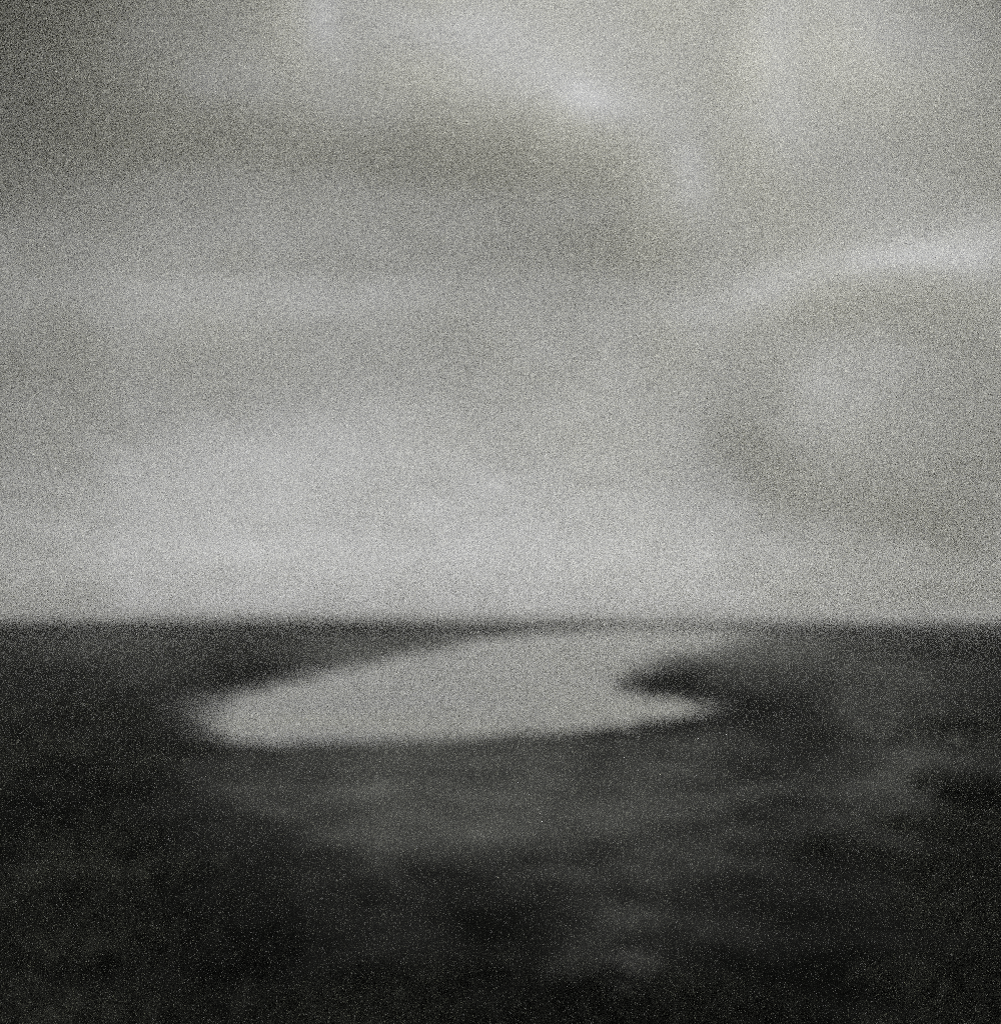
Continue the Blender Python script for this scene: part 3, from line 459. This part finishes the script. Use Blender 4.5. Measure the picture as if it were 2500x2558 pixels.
r2 = N.new('ShaderNodeMapRange'); r2.inputs[1].default_value = .35; r2.inputs[2].default_value = .65; r2.inputs[3].default_value = .05; r2.inputs[4].default_value = .35
L.new(n2.outputs[0], r2.inputs[0]); L.new(r2.outputs[0], b.inputs['Roughness'])
L.new(tc.outputs['Object'], mp.inputs[0]); L.new(mp.outputs[0], n1.inputs['Vector']); L.new(n1.outputs[0], bp.inputs['Height'])
L.new(bp.outputs[0], b.inputs['Normal']); L.new(b.outputs[0], o_.inputs['Surface'])
wr = np.exp(np.linspace(math.log(8), math.log(5580), 60)); wa = np.radians(np.arange(-180, 180, 3.))
A2, R2 = np.meshgrid(wa, wr)
mesh_obj('water', np.stack([R2*np.sin(A2), R2*np.cos(A2), R2*0], -1).reshape(-1, 3), grid_faces(*A2.shape, 0, True)[:, ::-1], m,
         label='pale shallow lagoon reflecting the overcast sky between dark shores', kind='structure')

# ------------------------------------------------------------------ rough grass and heather, too many blades to count
m, N, L = new_mat('dark_rough_grass')
o_ = N.new('ShaderNodeOutputMaterial'); b = N.new('ShaderNodeBsdfPrincipled')
tc = N.new('ShaderNodeTexCoord'); n1 = N.new('ShaderNodeTexNoise'); n1.inputs['Scale'].default_value = .8; n1.inputs['Detail'].default_value = 5
cr = N.new('ShaderNodeValToRGB'); cr.color_ramp.elements[0].position = .35; cr.color_ramp.elements[0].color = (.02, .021, .018, 1)
cr.color_ramp.elements[1].position = .7; cr.color_ramp.elements[1].color = (.075, .078, .064, 1)
L.new(tc.outputs['Object'], n1.inputs['Vector']); L.new(n1.outputs[0], cr.inputs[0]); L.new(cr.outputs[0], b.inputs['Base Color'])
b.inputs['Roughness'].default_value = .9; b.inputs['Specular IOR Level'].default_value = .1
L.new(b.outputs[0], o_.inputs['Surface'])
rs = np.random.RandomState(11)
def grass(n, r0, r1, hmin, hmax, per, keep):
    a = np.radians(rs.uniform(-38, 38, n)); r = np.exp(rs.uniform(math.log(r0), math.log(r1), n))
    x, y = r*np.sin(a), r*np.cos(a)
    z, s = terrain(x, y)
    d = .45*fbm(x/1.7, y/1.7, 3, 51) + .8*fbm(x/.45, y/.45, 2, 52)
    ok = (s > .06) & (d > keep(a, r) + rs.uniform(-.2, .2, n))
    x, y, z, r = x[ok], y[ok], z[ok], r[ok]; n = len(x)
    V = []; 
    for k in range(per):
        w = .004 + .0011*r; sp = .06 + .012*r
        bx = x + rs.normal(0, 1, n)*sp; by = y + rs.normal(0, 1, n)*sp
        t = rs.uniform(0, 2*math.pi, n); h = rs.uniform(hmin, hmax, n)
        lx = rs.normal(0, .35, n)*h; ly = rs.normal(0, .35, n)*h
        cx, sx = np.cos(t)*w, np.sin(t)*w
        V.append(np.stack([np.stack([bx-cx, by-sx, z-.02], -1), np.stack([bx+cx, by+sx, z-.02], -1),
                           np.stack([bx+lx*.4+cx*.7, by+ly*.4+sx*.7, z+h*.6], -1), np.stack([bx+lx, by+ly, z+h], -1)], 1))
    return np.concatenate(V).reshape(-1, 3)
def keep_near(a, r):
    mid = np.exp(-((np.degrees(a)-2)/14)**2)*np.clip((r-4.6)/4, 0, 1)
    side = np.clip((np.abs(np.degrees(a)-2)-12)/12, 0, 1)
    return .28 + 1.2*mid - .25*side - .35*np.clip((5.5-r)/2.5, 0, 1)
gv = np.concatenate([grass(30000, 2.5, 26, .05, .17, 7, keep_near), grass(9000, 20, 90, .05, .2, 5, lambda a, r: .75 - .6*np.clip((np.abs(np.degrees(a)-2)-9)/9, 0, 1))])
gf = np.arange(len(gv)).reshape(-1, 4)
mesh_obj('grass', gv, gf, m, label='dark rough grass and heather tufts scattered over the near shore and spits', kind='stuff', smooth=False)

# ------------------------------------------------------------------ one pale stone in the foreground
import bmesh
m, N, L = new_mat('lichen_grey_stone')
o_ = N.new('ShaderNodeOutputMaterial'); b = N.new('ShaderNodeBsdfPrincipled')
tc = N.new('ShaderNodeTexCoord'); n1 = N.new('ShaderNodeTexNoise'); n1.inputs['Scale'].default_value = 9; n1.inputs['Detail'].default_value = 7
cr = N.new('ShaderNodeValToRGB'); cr.color_ramp.elements[0].position = .35; cr.color_ramp.elements[0].color = (.02, .02, .018, 1)
cr.color_ramp.elements[1].position = .7; cr.color_ramp.elements[1].color = (.035, .036, .030, 1)
L.new(tc.outputs['Object'], n1.inputs['Vector']); L.new(n1.outputs[0], cr.inputs[0]); L.new(cr.outputs[0], b.inputs['Base Color'])
b.inputs['Roughness'].default_value = .9; L.new(b.outputs[0], o_.inputs['Surface'])
bm = bmesh.new(); bmesh.ops.create_icosphere(bm, subdivisions=5, radius=1)
for v in bm.verts:
    p = v.co.copy(); k_ = 1 + .16*noise.fractal(p*1.1, 1, 2, 5) + .03*noise.fractal(p*5, 1, 2, 4)
    v.co = Vector((p.x*.17*k_, p.y*.14*k_, max(p.z, -.35)*.07*k_))
me = bpy.data.meshes.new('stone'); bm.to_mesh(me); bm.free(); me.materials.append(m)
for q in me.polygons: q.use_smooth = True
st_ = bpy.data.objects.new('stone', me); C.objects.link(st_)
sx_, sy_ = .72, 5.6
zz, _ = terrain(np.array([sx_]), np.array([sy_]))
st_.location = (sx_, sy_, float(zz[0]) + .02); st_.rotation_euler = (0, 0, .3)
st_['label'] = 'low pale grey stone in the dark foreground grass, right of centre'; st_['category'] = 'stone'

# ------------------------------------------------------------------ haze over the flats
m, N, L = new_mat('thin_haze')
o_ = N.new('ShaderNodeOutputMaterial'); pv = N.new('ShaderNodeVolumePrincipled')
pv.inputs['Color'].default_value = (.97, .97, .94, 1); pv.inputs['Density'].default_value = .0011; pv.inputs['Anisotropy'].default_value = .3
L.new(pv.outputs[0], o_.inputs['Volume'])
m.cycles.homogeneous_volume = True
hz = 5650.0; zt, zb = 14.0, -8.0
hv = [(sx*hz, sy*hz, z) for z in (zb, zt) for sx, sy in ((-1, -1), (1, -1), (1, 1), (-1, 1))]
hf = [(0, 3, 2, 1), (4, 5, 6, 7), (0, 1, 5, 4), (1, 2, 6, 5), (2, 3, 7, 6), (3, 0, 4, 7)]
ho = mesh_obj('haze', hv, hf, m, label='thin pale haze lying over the flats and softening the horizon', kind='stuff', smooth=False)
